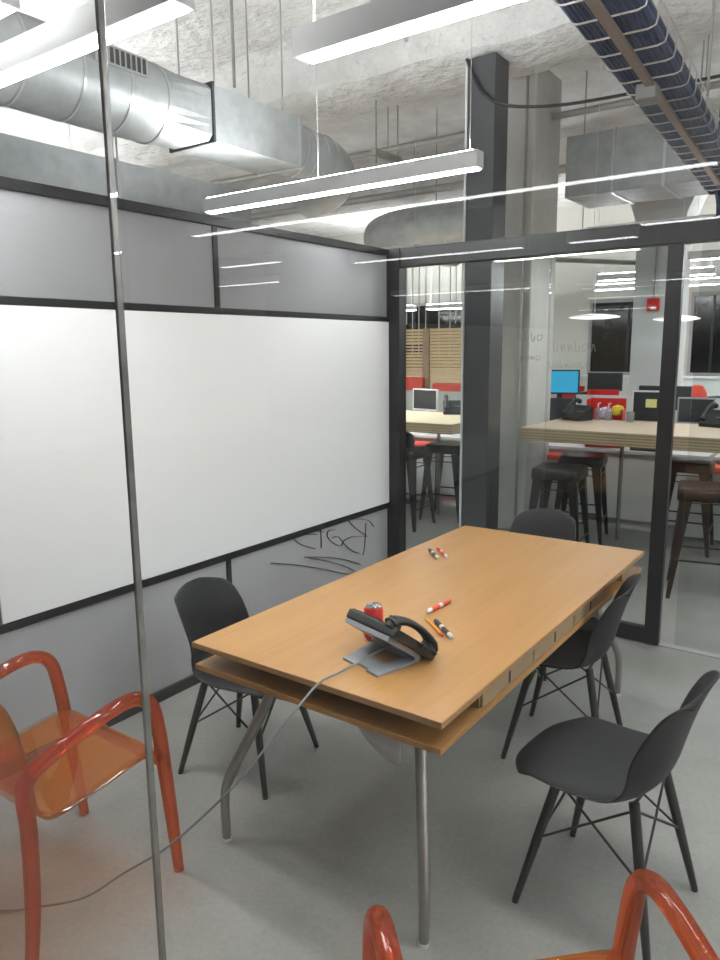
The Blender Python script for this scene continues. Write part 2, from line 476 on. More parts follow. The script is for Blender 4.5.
wr = structE('wall_right')  # unseen wall, glazed so the added lamps beyond it light the room
b = B(); bx(b, 4.4, 4.46, YF, YB+.06, 2.236, 2.356, bev=.003); obj('header', b, M_black, wr)
for y in (YF+.03, 1.15, YB-.03):
    b = B(); bx(b, 4.4, 4.46, y-.03, y+.03, 0, 2.236); obj('post', b, M_black, wr)
for y0, y1 in ((YF+.06, 1.12), (1.18, YB-.06)):
    b = B(); bx(b, 4.42, 4.43, y0, y1, 0.0, 2.236); obj('glass_pane', b, M_glass2, wr)
wf = structE('wall_front')
for x0, x1 in ((0, 2.1125), (2.1185, 4.4)):
    b = B(); bx(b, x0, x1, YF-.005, YF+.005, .01, 2.32); obj('glass_pane', b, M_glass, wf)
b = B(); bx(b, 2.1130, 2.1180, YF-.004, YF+.004, .01, 2.32, bev=.001); obj('joint_strip', b, M_joint, wf)
b = B(); bx(b, 0, 4.4, YF-.03, YF+.03, 2.32, 2.36); obj('header', b, M_black, wf)
b = B(); bx(b, 0, 4.4, YF-.015, YF+.015, 0, .012); obj('floor_channel', b, M_alu, wf)

# ------------------------------------------------------------------ white board on the left wall
wbd = thing('whiteboard', 'large blank bright white board filling the middle of the grey left wall', 'whiteboard', (0.012, 1.59, .645))
b = B(); bx(b, .001, .008, -1.395, 1.395, 0, 1.238); obj('sheet', b, M_board, wbd)

# ------------------------------------------------------------------ columns behind the partition
t = thing('concrete_column', 'rough grey concrete column standing behind the dark steel post', 'column', (-.05, 5.35, 0))
b = B(); bx(b, -.20, .20, -.27, .31, 0, 4.08, bev=.02); obj('shaft', b, M_col, t)
b = B(); tube(b, [(.12, -.285, .02), (.12, -.285, 4.02)], .012, seg=8); obj('conduit', b, M_pipe, t)
t = thing('steel_post', 'tall dark grey clad post left of the concrete column', 'post', (.06, 4.34, 0))
b = B(); bx(b, -.115, .115, -.12, .12, 0, 3.885, bev=.006); obj('cladding', b, M_steel, t)
b = B(); bx(b, -.135, -.117, -.125, .12, 0, 3.86); obj('edge_trim', b, M_white, t)
t = thing('painted_column', 'pale blue-grey column with a red alarm box, far right behind the counter', 'column', (.43, 8.5, 0))
b = B(); bx(b, -.27, .27, -.25, .25, 0, 3.9, bev=.02); obj('shaft', b, M_colw, t)
b = B()
prism(b, [(-.27, -.25, 3.05), (-.30, -.25, 3.25), (-.42, -.25, 3.55), (-.62, -.25, 3.85), (.62, -.25, 3.85), (.42, -.25, 3.55), (.30, -.25, 3.25), (.27, -.25, 3.05)], (0, .5, 0))
for v in b.verts: v.co.y *= 1.06
obj('capital', b, M_colw, t)
t = thing('white_column', 'white column at the right edge beyond the counter', 'column', (1.22, 11.4, 0))
b = B(); bx(b, -.37, .37, -.25, .25, 0, 3.9, bev=.02); obj('shaft', b, M_colw, t)
t = thing('fire_alarm', 'small red fire alarm box on the pale blue-grey column', 'alarm', (.41, 8.25, 2.13))
b = B(); bx(b, -.07, .07, -.06, 0, 0, .15, bev=.008); obj('housing', b, M_red, t)
b = B(); bx(b, -.025, .045, -.068, -.058, .015, .05); obj('strobe_lens', b, M_white, t)
b = B(); tube(b, [(0, -.02, .15), (0, -.02, 1.0)], .008, seg=6); obj('conduit', b, M_pipe, t)
t = thing('alarm_horn', 'red horn unit high on the flared top of the far column', 'alarm', (.28, 8.24, 3.42))
b = B(); bx(b, -.14, .14, -.10, 0, 0, .10, bev=.01); obj('housing', b, M_red, t)

# ------------------------------------------------------------------ pendant lights
def pendant(x0, x1, y, label, z=2.6, h=.09, w=.078, group='linear pendant lights', wires=None, up=True, dm=None):
    dm = dm or M_diff
    t = thing('pendant_light', label, 'lamp', ((x0+x1)/2, y, z), 0, group)
    L = (x1-x0)/2
    b = B(); bx(b, -L, L, -w/2, w/2, .006, h, bev=.004); obj('housing', b, M_lampb, t)
    b = B(); bx(b, -L+.03, L-.012, -w/2+.012, w/2-.012, 0, .0065); obj('diffuser', b, dm, t)
    if up:
        b = B(); bx(b, -L+.03, L-.03, -w/2+.015, w/2-.015, h-.001, h+.004); obj('uplight_lens', b, M_up, t)
    for wx in (wires or (-L+.06, L-.06)):
        b = B(); tube(b, [(wx, 0, h), (wx, 0, CE-z)], .0022, seg=6); obj('suspension_wire', b, M_cord, t)
    return t
pendant(-.72, 1.17, .25, 'long pendant lamp crossing the top left, in front of the round duct')
pendant(-.72, .80, -.03, 'pendant lamp in the very top left corner')
pendant(1.165, 3.9, .73, 'pendant lamp at top centre whose square end faces the room')
pendant(-1.0, 1.0, 2.34, 'pendant lamp hanging above the far end of the room', wires=(-.05, .94))
k = 0
for y, segs in ((5.1, ((.62, 3.2), (3.5, 6.5), (-4.6, -1.0))), (7.4, ((.95, 3.6),)), (9.2, ((-.6, .9), (1.2, 4.0))), (10.9, ((-5.9, -4.6), (-4.3, -3.3), (-1.2, 1.6), (1.9, 4.5)))):  # nearest row is added to light the counters, hidden behind the header
    for s in segs:
        names = ['pendant lamp over the right counter, mostly hidden by the black header', 'pendant lamp past the right edge over the counter', 'pendant lamp over the left counter, hidden by the black header', 'pendant lamp beyond the partition at the upper right edge',
                 'pendant lamp left of the pale far column', 'pendant lamp right of the pale far column',
                 'short bright far lamp above the slatted wood wall, left one', 'short bright far lamp above the slatted wood wall, right one',
                 'farthest pendant lamp in front of the dark windows', 'farthest pendant lamp at the right edge']
        pendant(*s, y, names[k], z=2.6 if y < 10 or s[0] > -2 else 2.42, w=.075 if s[0] > -2 else .2, group='pendant lights in the far office', up=y > 8); k += 1
for y, segs in ((-4.41, ((-1.85, 2.0), (2.3, 5.6))), (.9, ((-6.2, -2.4),)), (2.34, ((-6.2, -2.4),)), (4.3, ((-6.2, -5.0),)), (-1.7, ((4.9, 8.6),)), (-.88, ((4.9, 8.6),)), (-.05, ((4.9, 8.6),)), (.77, ((4.9, 8.6),)), (1.6, ((4.9, 8.6),)), (2.4, ((4.9, 8.6),)), (3.2, ((4.9, 8.6),)), (-6.12, ((-3.3, -2.43), (1.15, 5.2))), (-6.72, ((-1.94, -.02), (.39, .99))), (-7.8, ((-5.1, -3.95),)), (-11.1, ((-4.3, -1.76), (0, 3)))):  # left and right rows are unseen lamps added to brighten wall and ceiling
    for s in segs:
        pendant(*s, y, 'pendant lamp outside the room, seen at most as a reflected bright line', z=2.6, group='pendant lights outside the room', up=s[1] < -2.3 and y > 0, dm=M_diff if s[0] > 4.5 else M_diffo)
def saucer(loc, r, label):
    t = thing('saucer_lamp', label, 'lamp', loc, 0, 'saucer lamps')
    b = B(); lathe(b, [(0, .0), (r*.55, .004), (r*.97, .022), (r, .03)], 32); obj('diffuser', b, M_saucer, t, smooth=True)
    b = B(); lathe(b, [(r, .03), (r*.8, .05), (r*.3, .07), (0, .072)], 32); obj('shade', b, M_white, t, smooth=True)
    b = B(); tube(b, [(0, 0, .07), (0, 0, CE-loc[2])], .005, seg=6); obj('cord', b, M_cord, t)
saucer((-.55, 9.0, 2.08), .34, 'flat white saucer lamp in front of the dark window')
saucer((.80, 7.7, 1.98), .25, 'flat white saucer lamp beside the pale far column')

# ------------------------------------------------------------------ ducts
t = thing('round_duct', 'large galvanised air duct above the left wall, round with a boxy middle', 'duct', (-1.0, 0, 3.17))
b = B(); tube(b, [(0, -3.0, 0), (0, 1.90, 0)], .225, seg=32); obj('round_section', b, M_galv, t, smooth=True)
b = B()
n = 32
def sq(a):
    c, s = math.cos(a), math.sin(a); m = max(abs(c)/.2, abs(s)/.165); return (c/m, s/m)
ra = [b.verts.new((.225*math.cos(2*PI*k/n+PI/4), 1.90, .225*math.sin(2*PI*k/n+PI/4))) for k in range(n)]
rb = [b.verts.new((sq(2*PI*k/n+PI/4)[0], 2.24, sq(2*PI*k/n+PI/4)[1])) for k in range(n)]
for k in range(n): b.faces.new((ra[k], ra[(k+1) % n], rb[(k+1) % n], rb[k]))
obj('transition', b, M_galv, t)
b = B(); bx(b, -.2, .2, 2.24, 3.08, -.165, .165); obj('box_section', b, M_galv, t)
for y in (2.24, 3.08):
    b = B(); bx(b, -.212, .212, y-.009, y+.009, -.177, .177); obj('flange', b, M_dark if y < 3 else M_galv2, t)
b = B()
path = catmull([(0, 3.08, 0), (0, 3.4, 0), (.02, 3.75, -.03), (.12, 4.0, -.12), (.35, 4.16, -.2), (.7, 4.2, -.22)], 8)
path = [(p.x, p.y, p.z) for p in path] + [(1.25, 4.2, -.22)]
path = [p if i == 0 or True else p for i, p in enumerate(path)]
tube(b, catmull([(0, 3.08, 0), (0, 3.35, 0), (0, 3.62, -.02), (-.10, 3.86, -.07), (-.30, 3.98, -.12), (-.50, 4.0, -.14)], 8), .185, seg=28); obj('elbow_section', b, M_galv, t, smooth=True)
for y in (1.0, 1.32, 1.62, 1.88):
    b = B(); tube(b, [(0, y-.008, 0), (0, y+.008, 0)], .229, seg=32); obj('seam_band', b, M_galv2, t, smooth=True)
for y in (3.2, 3.32, 3.44, 3.56):
    b = B(); tube(b, [(0, y-.006, 0), (0, y+.006, 0)], .189, seg=28); obj('seam_band', b, M_galv2, t, smooth=True)
# side grille lies on the curve of the round section
gr = obj('grille', bx(B(), .222, .236, 1.38, 1.72, .05, .15), M_galv2, t)
for k in range(9):
    y = 1.40+k*.0355
    b = B(); bx(b, .235, .239, y, y+.022, .062, .138); obj('slot', b, M_dark, gr)
for y in (2.3, 2.95):
    for x in (-.16, .16):
        b = B(); tube(b, [(x, y, .13), (x, y, CE-3.17)], .006, seg=6); obj('hanger_rod', b, M_pipe, t)

t = thing('cross_duct', 'galvanised round duct running sideways behind the far pendant lamp', 'duct', (0, 6.1, 3.02))
b = B(); tube(b, catmull([(-2.55, 2.5, .1), (-2.5, .9, .06), (-2.25, .25, 0), (-1.7, 0, 0), (-1.0, 0, 0)], 8)+[V((-.15, 0, 0))], .24, seg=28); obj('round_section', b, M_galv, t, smooth=True)
for x in (-1.6, -1.45, -1.2, -.6):
    b = B(); tube(b, [(x-.008, .0, 0), (x+.008, 0, 0)], .245, seg=28); obj('seam_band', b, M_galv2, t, smooth=True)
for x in (-1.4, -.5):
    b = B(); tube(b, [(x, 0, .22), (x, 0, CE-3.02)], .007, seg=6); obj('hanger_rod', b, M_pipe, t)

t = thing('rectangular_duct', 'low rectangular galvanised duct running just above the left wall frame', 'duct', (-1.80, 0, 2.58))
for y0, y1 in ((-3, .92), (.92, 2.1), (2.1, 3.4)):
    b = B(); bx(b, -.2, .2, y0+.003, y1-.003, 0, .40); obj('section', b, M_galv, t)
for y in (.92, 2.1):
    b = B(); bx(b, -.215, .215, y-.012, y+.012, -.012, .412); obj('flange', b, M_galv2, t)
    b = B(); tube(b, [(.21, y, .41), (.21, y, CE-2.58)], .007, seg=6); obj('hanger_rod', b, M_pipe, t)
t = thing('plenum_box', 'big pale sheet metal air box behind the cable tray', 'duct', (.75, 6.3, 3.12))
b = B(); bx(b, -.65, .60, -.35, .35, 0, .55, bev=.006); obj('casing', b, M_galv, t)
for x in (-.2, .25):
    b = B(); bx(b, x-.012, x+.012, -.36, .36, -.01, .56); obj('flange', b, M_galv2, t)
for x in (-.5, .5):
    b = B(); tube(b, [(x, -.3, .55), (x, -.3, CE-3.12)], .007, seg=6); obj('hanger_rod', b, M_pipe, t)

def pipe(pts, r, label, hang=()):
    t = thing('ceiling_pipe', label, 'pipe', (0, 0, 0))
    b = B(); tube(b, pts, r, seg=10); obj('tube', b, M_pipe, t, smooth=True)
    for (x, y, z) in hang:
        b = B(); tube(b, [(x, y, z), (x, y, CE)], .006, seg=6); obj('hanger_rod', b, M_pipe, t)
pipe([(-6, 5.45, 3.72), (6, 5.45, 3.72)], .03, 'thin grey pipe running sideways under the rear ceiling', [(-1.6, 5.45, 3.72), (1.4, 5.45, 3.72)])
pipe([(-6, 6.95, 3.62), (6, 6.95, 3.62)], .045, 'thicker grey pipe farther back under the ceiling', [(-2.2, 6.95, 3.62), (2.0, 6.95, 3.62)])
pipe([(.6, 9.4, 2.75), (-.9, 7.2, 2.75)], .03, 'slanting grey pipe left of the pale far column', [(-.4, 7.93, 2.75)])
pipe([(-.25, 2.6, CE-.03), (-.25, 2.9, CE-.04), (-.12, 3.1, CE-.03), (-.12, 3.4, 4.0), (-.12, 3.42, 3.78)], .014, 'bent thin conduit dropping from the ceiling beside the duct')
pipe([(-1.35, 3.0, CE), (-1.35, 3.0, 3.62)], .012, 'short stub rod hanging from the ceiling above the duct')
t = thing('pipe_hanger', 'trapeze strut on two rods below the rear ceiling', 'hanger', (-1.15, 4.75, 3.45))
b = B(); bx(b, -.02, .02, -.22, .22, -.03, .03); obj('strut', b, M_pipe, t)
for y in (-.18, .18):
    b = B(); tube(b, [(0, y, -.09), (0, y, .62)], .008, seg=6); obj('hanger_rod', b, M_pipe, t)
t = tag(obj('black_cable', tube(B(), catmull([(-.06, 4.2, 3.88), (.0, 4.2, 3.75), (.1, 4.19, 3.6), (.25, 4.2, 3.5), (.45, 4.25, 3.46), (.7, 4.4, 3.47), (1.1, 4.7, 3.55), (1.8, 5.2, 3.7)], 8), .012, seg=6), M_capblk), 'thin dark cable drooping across the steel post and column', 'cable')

# ------------------------------------------------------------------ cable tray
ta = math.atan(.055)
t = thing('cable_tray', 'wire basket cable tray crossing the top right corner', 'cable tray', (1.935, 1.2, 2.76), ta)
W = .125
y0, y1 = -1.8, 3.35
ks = int((y1-y0)/.165)
for k in range(ks+1):
    y = y0+k*.165
    b = B(); tube(b, [(-W, y, .10), (-W, y, .03), (-W+.006, y, .008), (-W+.03, y, 0), (W-.03, y, 0), (W-.006, y, .008), (W, y, .03), (W, y, .10)], .0035, seg=6)
    obj('cross_wire', b, M_traywire, t, smooth=True)
for x, z in ((-W, .095), (W, .095)):
    b = B(); tube(b, [(x, y0, z), (x, y1, z)], .003, seg=6); obj('long_wire', b, M_traywire, t)
b = B(); bx(b, -.016, .016, y0, y1-.3, -.022, -.004); obj('support_strut', b, M_traystrut, t)
b = B(); bx(b, -.055, .025, .86, .96, -.065, -.004, bev=.008); obj('junction_box', b, M_greyp, t)
for y in (-.6, 1.5, 3.0):
    b = B(); tube(b, [(W, y, .09), (W, y, CE-2.76)], .006, seg=6); obj('hanger_rod', b, M_pipe, t)
b = B()
rr = random.Random(3)
for k in range(34):
    x0 = -W+.016+rr.random()*(2*W-.032); z0 = .014+rr.random()*.075
    pts = []
    for j in range(9):
        y = y0+(y1-y0)*j/8
        pts.append((max(-W+.014, min(W-.014, x0+rr.uniform(-.02, .02))), y, max(.012, z0+rr.uniform(-.008, .008))))
    pts += [(x0*.9, y1+.15, z0+.0), (x0*.8, y1+.30, z0-.08), (x0*.8, y1+.36, z0-.25)] if k % 2 else [(x0, y1+.2, z0), (x0, y1+.34, z0+.12), (x0, y1+.38, z0+.9)]
    tube(b, catmull(pts, 4), .0105, seg=6)
for k in range(14):
    x = -W+.02+k*(2*W-.04)/13
    tube(b, catmull([(x, y0, .016), (x+rr.uniform(-.004, .004), .0, .017), (x, 1.6, .016), (x, y1, .018)], 6), .0125, seg=6)
o = obj('blue_cables', b, M_blue, None, smooth=True)
o.location = (1.935, 1.2, 2.76); o.rotation_euler = (0, 0, ta)
tag(o, 'bundle of dark blue cables filling the wire basket tray', 'cables', kind='stuff')

# ------------------------------------------------------------------ conference table
TX0, TX1, TY0, TY1 = .957, 1.913, .346, 2.320
cx, cy = (TX0+TX1)/2, (TY0+TY1)/2
hx, hy = (TX1-TX0)/2, (TY1-TY0)/2
t = thing('conference_table', 'long beech meeting table with a shelf slot beneath the top', 'table', (cx, cy, 0))
b = B(); bx(b, -hx, hx, -hy, hy, .7205, .740, bev=.0015); obj('tabletop', b, M_lam, t)
e = obj('top_edge', B(), M_lamedge, t); b = B()
bx(b, -hx-.0015, hx+.0015, -hy-.0015, -hy+.001, .7212, .7388); bx(b, hx-.001, hx+.0015, -hy, hy, .7212, .7388)
b.to_mesh(e.data); b.free()
b = B(); bx(b, -hx+.004, hx-.004, -hy+.004, hy-.004, .642, .660, bev=.0015); obj('lower_shelf', b, M_lam, t)
# divider boards inside the slot
b = B(); bx(b, -hx+.30, hx-.30, -hy+.26, hy-.26, .661, .72); obj('centre_box', b, M_lamin, t)
for x0, x1 in ((-hx+.02, -hx+.30), (hx-.30, hx-.02)):
    for yy in (-hy+.27, hy-.27):
        b = B(); bx(b, x0, x1, yy-.009, yy+.009, .661, .72); obj('divider', b, M_lamin, t)
ysd = [.61, 1.0, 1.39, 1.77]
for s in (1, -1):
    for i in range(3):
        ya, yb = ysd[i]-cy+.005, ysd[i+1]-cy-.005
        ym = (ya+yb)/2
        d = obj('drawer', bx(B(), min(s*(hx-.028), s*(hx-.012)), max(s*(hx-.028), s*(hx-.012)), ya, yb, .6625, .7185), M_drawer, t)
        b = B(); bx(b, min(s*(hx-.0125), s*(hx-.0105)), max(s*(hx-.0125), s*(hx-.0105)), ym-.006, ym+.006, .668, .7165); obj('finger_slot', b, M_dark, d)
# bent tapering legs
for sx in (-1, 1):
    for sy in (-1, 1):
        fx, fy = sx*(hx-.075), sy*(hy-.045)
        ix, iy = -sx, -sy
        b = B()
        tube(b, catmull([(fx+ix*.135, fy+iy*.20, .642), (fx+ix*.092, fy+iy*.137, .50), (fx+ix*.048, fy+iy*.07, .36), (fx+ix*.013, fy+iy*.019, .25), (fx, fy, .17), (fx, fy, .012)], 8), [.021, .0205, .019, .0175, .0165, .0155], seg=16)
        lg = obj('leg', b, M_alu, t, smooth=True)
        b = B(); tube(b, [(fx, fy, 0), (fx, fy, .012)], .0165, seg=16); obj('foot', b, M_white, lg)
b = B(); grid(b, lambda u, v: (.145+.17*u, -hy+.05+.012*math.sin(u*2.2), .642-v*.115*(1-(1-u)**2.4)), 12, 6)
obj('hanging_flap', b, M_flap, t, solid=.002, smooth=True)

# ------------------------------------------------------------------ black shell chairs
def make_shell_chair(label, loc, rz):
    t = thing('shell_chair', label, 'chair', loc, rz, 'black shell chairs at the table')
    prof = [(.238, .408), (.240, .425), (.226, .440), (.17, .446), (.08, .436), (-.02, .428), (-.10, .430), (-.150, .444), (-.188, .478), (-.208, .525), (-.222, .58), (-.240, .65), (-.262, .72), (-.288, .785), (-.298, .804)]
    hw = [.196, .204, .214, .227, .234, .234, .230, .222, .212, .204, .200, .198, .188, .160, .125]
    lift = [.0, .0, .004, .014, .024, .032, .040, .050, .050, .04, .028, .018, .01, .004, .0]
    fwd = [.0, .0, .0, .0, .0, .0, .004, .018, .042, .060, .064, .058, .046, .028, .014]
    def samp(a, k):
        i = min(int(k), len(a)-2); tt = k-i
        return a[i]*(1-tt)+a[i+1]*tt
    P = catmull([V((p[0], p[1], 0)) for p in prof], 3)
    n = len(P)-1
    def fn(u, v):
        s = u*2-1
        j = min(int(round(v*n)), n); p = P[j]
        k = v*(len(prof)-1)
        w = samp(hw, k)
        a = abs(s)
        x = w*s
        y = p.x+.028+samp(fwd, k)*a**2.2
        z = p.y+samp(lift, k)*a**2.6
        if k < 2.0:
            z += (.442-z)*.85*a**2
        if k < 4.5:   # front corners round away
            y -= .095*a**3.2*(1-k/4.5)**.8
        if k > 12.2:  # top corners round away
            z -= .045*a**3*(k-12.2)/1.8
        return (x, y, z)
    b = B(); grid(b, fn, 18, n)
    obj('seat_shell', b, M_shell, t, smooth=True, solid=.007, sub=1)
    ends = []
    for sx in (-1, 1):
        for sy in (-1, 1):
            top = V((sx*.122, sy*.112-.005, .436)); bot = V((sx*.205, sy*.205-.005, .006))
            b = B(); tube(b, [top, top*.5+bot*.5, bot], [.0155, .015, .0105], seg=12)
            l = obj('leg', b, M_bwood, t, smooth=True)
            b = B(); tube(b, [(bot.x, bot.y, 0), bot], .0105, seg=10); obj('foot', b, M_wire, l)
            ends.append((sx, sy, top, bot))
    b = B()
    def L(sx, sy, f):
        for e in ends:
            if e[0] == sx and e[1] == sy: return e[2]*(1-f)+e[3]*f
    for (a, c) in (((-1, -1), (1, -1)), ((-1, 1), (1, 1)), ((-1, -1), (-1, 1)), ((1, -1), (1, 1))):
        tube(b, [L(*a, .05), L(*c, .50)], .0042, seg=6); tube(b, [L(*c, .05), L(*a, .50)], .0042, seg=6)
    obj('wire_brace', b, M_wire, t, smooth=True)
    b = B()
    for sy in (-1, 1):
        tube(b, [(-.128, sy*.105-.01, .402), (-.10, sy*.10-.01, .418), (.10, sy*.10-.01, .418), (.128, sy*.105-.01, .402)], .006, seg=8)
    obj('seat_bracket', b, M_wire, t)
    return t
R = math.radians
ch = make_shell_chair('nearest black shell chair, right of the table with its whole seat in view', (2.205, .885, 0), R(84.5))
dup(ch, (1.79, 1.655, 0), R(96), 'black shell chair pushed under the right side of the table, behind the nearest one')
dup(ch, (.745, .815, 0), R(-80), 'black shell chair against the left side of the table, by the grey wall').scale = (1, 1, .94)
dup(ch, (1.285, 2.44, 0), R(177), 'black shell chair at the far end of the table, only its back top showing')

# ------------------------------------------------------------------ orange clear armchairs
def make_orange(label, loc, rz):
    t = thing('orange_armchair', label, 'chair', loc, rz, 'orange clear plastic armchairs')
    for s in (-1, 1):
        x = s*.272
        pts = [(x*.97, -.255, 0), (x*.97, -.232, .2), (x*.97, -.222, .42), (x*.98, -.228, .53), (x*.99, -.222, .575), (x, -.17, .612), (x, -.04, .648), (x, .08, .672), (x, .15, .664), (x, .195, .62), (x, .215, .53), (x*.99, .228, .42), (x*.98, .25, .2), (x*.97, .268, 0)]
        b = B(); tube(b, catmull(pts, 6), [.0175, .021, .023, .022, .022, .022, .022, .022, .0225, .0225, .023, .023, .021, .0165], seg=14)
        obj('arm_frame', b, M_orod, t, smooth=True)
    prof = [(.225, .395), (.238, .425), (.222, .446), (.14, .447), (.02, .432), (-.10, .420), (-.155, .426), (-.182, .462), (-.192, .53), (-.202, .62), (-.216, .71), (-.228, .775), (-.233, .805)]
    hw = [.25]*7+[.25, .25, .25, .245, .215, .15]
    P = catmull([V((p[0], p[1], 0)) for p in prof], 4); n = len(P)-1
    def fn(u, v):
        s = u*2-1; j = min(int(round(v*n)), n); p = P[j]
        k = v*(len(prof)-1); i = min(int(k), len(hw)-2); w = hw[i]*(1-(k-i))+hw[i+1]*(k-i)
        a = abs(s)
        cur = .05*(1-a**2) if k > 7 else 0
        dip = -.012*(1-a**2) if 2 < k < 7 else 0
        return (w*s, p.x-cur*min(1, (k-7)) if k > 7 else p.x, p.y+dip)
    b = B(); grid(b, fn, 14, n)
    b2 = B(); 
    k7 = int(n*.56)
    obj('seat_and_back', b, M_oseat, t, smooth=True, solid=.007)
    b2.free()
    return t
oc = make_orange('clear orange armchair at the left edge, seen from behind its backrest', (.745, -.075, 0), R(0))
dup(oc, (2.405, -.145, 0), R(45), 'clear orange armchair at the bottom right, mostly cut off by the frame')

# ------------------------------------------------------------------ things on the table
ZT = .7405
# desk phone: local x = to the user's left, local y = towards the user (front)
pz = R(-16)
PO = V((1.438, .588, ZT))
t = thing('desk_phone', 'black desk phone on a grey stand, its back to the near table end', 'phone', PO, pz)
b = B()
def frame_plate(b, p00, p10, p11, p01, th, u0, u1, v0, v1):
    p = lambda u, v: V(p00)*(1-u)*(1-v)+V(p10)*u*(1-v)+V(p11)*u*v+V(p01)*(1-u)*v
    for ua, ub, va, vb in ((0, u0, 0, 1), (u1, 1, 0, 1), (u0, u1, 0, v0), (u0, u1, v1, 1)):
        prism(b, [p(ua, va), p(ub, va), p(ub, vb), p(ua, vb)], th)
# stand: base plate with a window, curved fold, upright plate carrying the body
SX0, SX1 = .045, .215
frame_plate(b, (SX0, -.050, 0), (SX1, -.050, 0), (SX1-.008, .112, .0), (SX0-.045, .106, .0), (0, 0, .008), .30, .76, .36, .88)
st = obj('stand', b, M_pgrey, t)
tilt = math.atan2(-.120, .165)
BM = Matrix.Translation((0, 0, .144)) @ Matrix.Rotation(tilt, 4, 'X')
b = B(); frame_plate(b, (.006, .004, -.046), (.215, .004, -.046), (.215, .150, -.046), (.006, .150, -.046), (0, 0, .016), .30, .74, .45, .86)
bmesh.ops.transform(b, matrix=BM, verts=b.verts); obj('stand_upright', b, M_pgrey, st)
b = B(); tube(b, [(SX0-.045, .104, .013), (SX1-.008, .108, .013)], .013, seg=14); obj('stand_fold', b, M_pgrey, st, smooth=True)
for x0, x1 in ((SX0, SX0+.055), (SX1-.055, SX1)):
    b = B(); bx(b, x0, x1, -.062, -.050, 0, .008); obj('stand_foot', b, M_pgrey, st)
b = B(); bx(b, 0, .233, 0, .205, -.030, .002, bev=.007, M=BM); body = obj('body', b, M_phone, t)
b = B(); bx(b, .012, .150, .005, .075, -.002, .005, M=BM); obj('display_hood', b, M_phone, body)
b = B(); bx(b, .03, .13, .014, .064, .005, .0065, M=BM); obj('display', b, M_screend, body)
for rw in range(4):
    for c in range(3):
        b = B(); bx(b, .03+c*.034, .056+c*.034, .085+rw*.027, .104+rw*.027, 0, .004, bev=.0015, M=BM); obj('key', b, M_pgrey, body)
b = B(); bx(b, .004, .229, .190, .212, -.026, .004, bev=.006, M=BM); obj('front_lip', b, M_phone, body)
hp = [(.200, -.004, .008), (.200, .016, .024), (.200, .06, .037), (.200, .105, .040), (.200, .15, .035), (.200, .195, .021), (.200, .216, .004)]
b = B(); tube(b, [BM @ p for p in catmull(hp, 6)], [.026, .027, .022, .020, .022, .027, .025], seg=14, flat=.55); hs = obj('handset', b, M_phone, t, smooth=True)
for y in (.014, .195):
    b = B(); tube(b, [BM @ V((.198, y, .03)), BM @ V((.198, y, -.002))], [.023, .026], seg=14); obj('ear_cup', b, M_phone, hs, smooth=True)
b = B()
cp = []
for k in range(90):
    a = k/89; cp.append(BM @ V((.230+.005*math.cos(a*60)+.018*math.sin(a*PI), .205-.10*a, .005*math.sin(a*60)-.006)))
tube(b, cp, .0022, seg=5); obj('coiled_cord', b, M_phone, hs)
cord = [(1.60, .60, .80), (1.56, .52, .772), (1.525, .42, .752), (1.512, .335, .7465), (1.497, .25, .697), (1.444, .15, .585), (1.371, .08, .472), (1.218, .0, .299), (1.06, -.05, .17), (.97, -.135, .10), (.80, -.20, .03), (.70, -.25, .006), (.45, -.40, .006)]
PI_ = (Matrix.Translation(PO) @ Matrix.Rotation(pz, 4, 'Z')).inverted()
o = obj('line_cord', tube(B(), [PI_ @ p for p in catmull(cord, 8)], .0034, seg=8), M_pcord, t, smooth=True)
o['label'] = 'thin grey cord hanging down to the floor'

t = thing('soda_can', 'red drink can standing behind the desk phone', 'can', (1.447, .712, ZT))
b = B(); lathe(b, [(0, .004), (.024, .0), (.026, .002), (.033, .012), (.033, .104), (.0285, .114)], 28); obj('can_body', b, M_red, t, smooth=True)
b = B(); lathe(b, [(.0285, .114), (.0282, .119), (.0268, .1195), (.0255, .115), (0, .1145)], 28); lid = obj('lid', b, M_can, t, smooth=True)
b = B(); lathe(b, [(0, .1165), (.010, .1165), (.010, .1155), (0, .1155)], 14, Matrix.Translation((.006, 0, 0))); obj('pull_tab', b, M_can, lid)
b = B(); lathe(b, [(0, .1152), (.0085, .1152), (0, .1149)], 12, Matrix.Translation((-.013, 0, 0))); obj('opening', b, M_dark, lid)
b = B()
for k in range(9):
    a = -2.2+k*.12
    tube(b, [(.0332*math.cos(a), .0332*math.sin(a), .05+.018*math.sin(k*.9)), (.0332*math.cos(a+.12), .0332*math.sin(a+.12), .05+.018*math.sin(k*.9+.9))], .0022, seg=5)
obj('white_swash', b, M_white, t)

def marker(p0, p1, cap, label, kind='marker', name='whiteboard_marker', r=.0085, cap_at=1):
    p0, p1 = V((*p0, 0)), V((*p1, 0))
    d = p1-p0; L = d.length
    t = thing(name, label, kind, (p0.x, p0.y, ZT+r), math.atan2(d.y, d.x))
    b = B(); tube(b, [(0, 0, 0), (.008, 0, 0), (.0081, 0, 0), (L*.66, 0, 0)], [r*.75, r*.8, r, r], seg=14); bo = obj('barrel', b, M_white, t, smooth=True)
    b = B(); tube(b, [(L*.18, 0, 0), (L*.50, 0, 0)], r*1.02, seg=14); obj('ink_band', b, cap, bo, smooth=True)
    b = B(); tube(b, [(L*.64, 0, 0), (L*.97, 0, 0), (L, 0, 0)], [r*1.08, r*1.02, r*.8], seg=14); obj('cap', b, cap, t, smooth=True)
    return t
marker((1.479, 1.013), (1.492, 1.165), M_capred, 'white marker with a red cap lying nearest beyond the desk phone')
marker((1.672, .849), (1.548, .955), M_capblk, 'white marker with a black cap lying beside the orange pencil')
marker((1.167, 1.647), (1.06, 1.755), M_capblk, 'white marker with a black cap near the far left edge of the table')
marker((1.194, 1.684), (1.083, 1.796), M_capred, 'white marker with a red cap near the far left edge of the table')
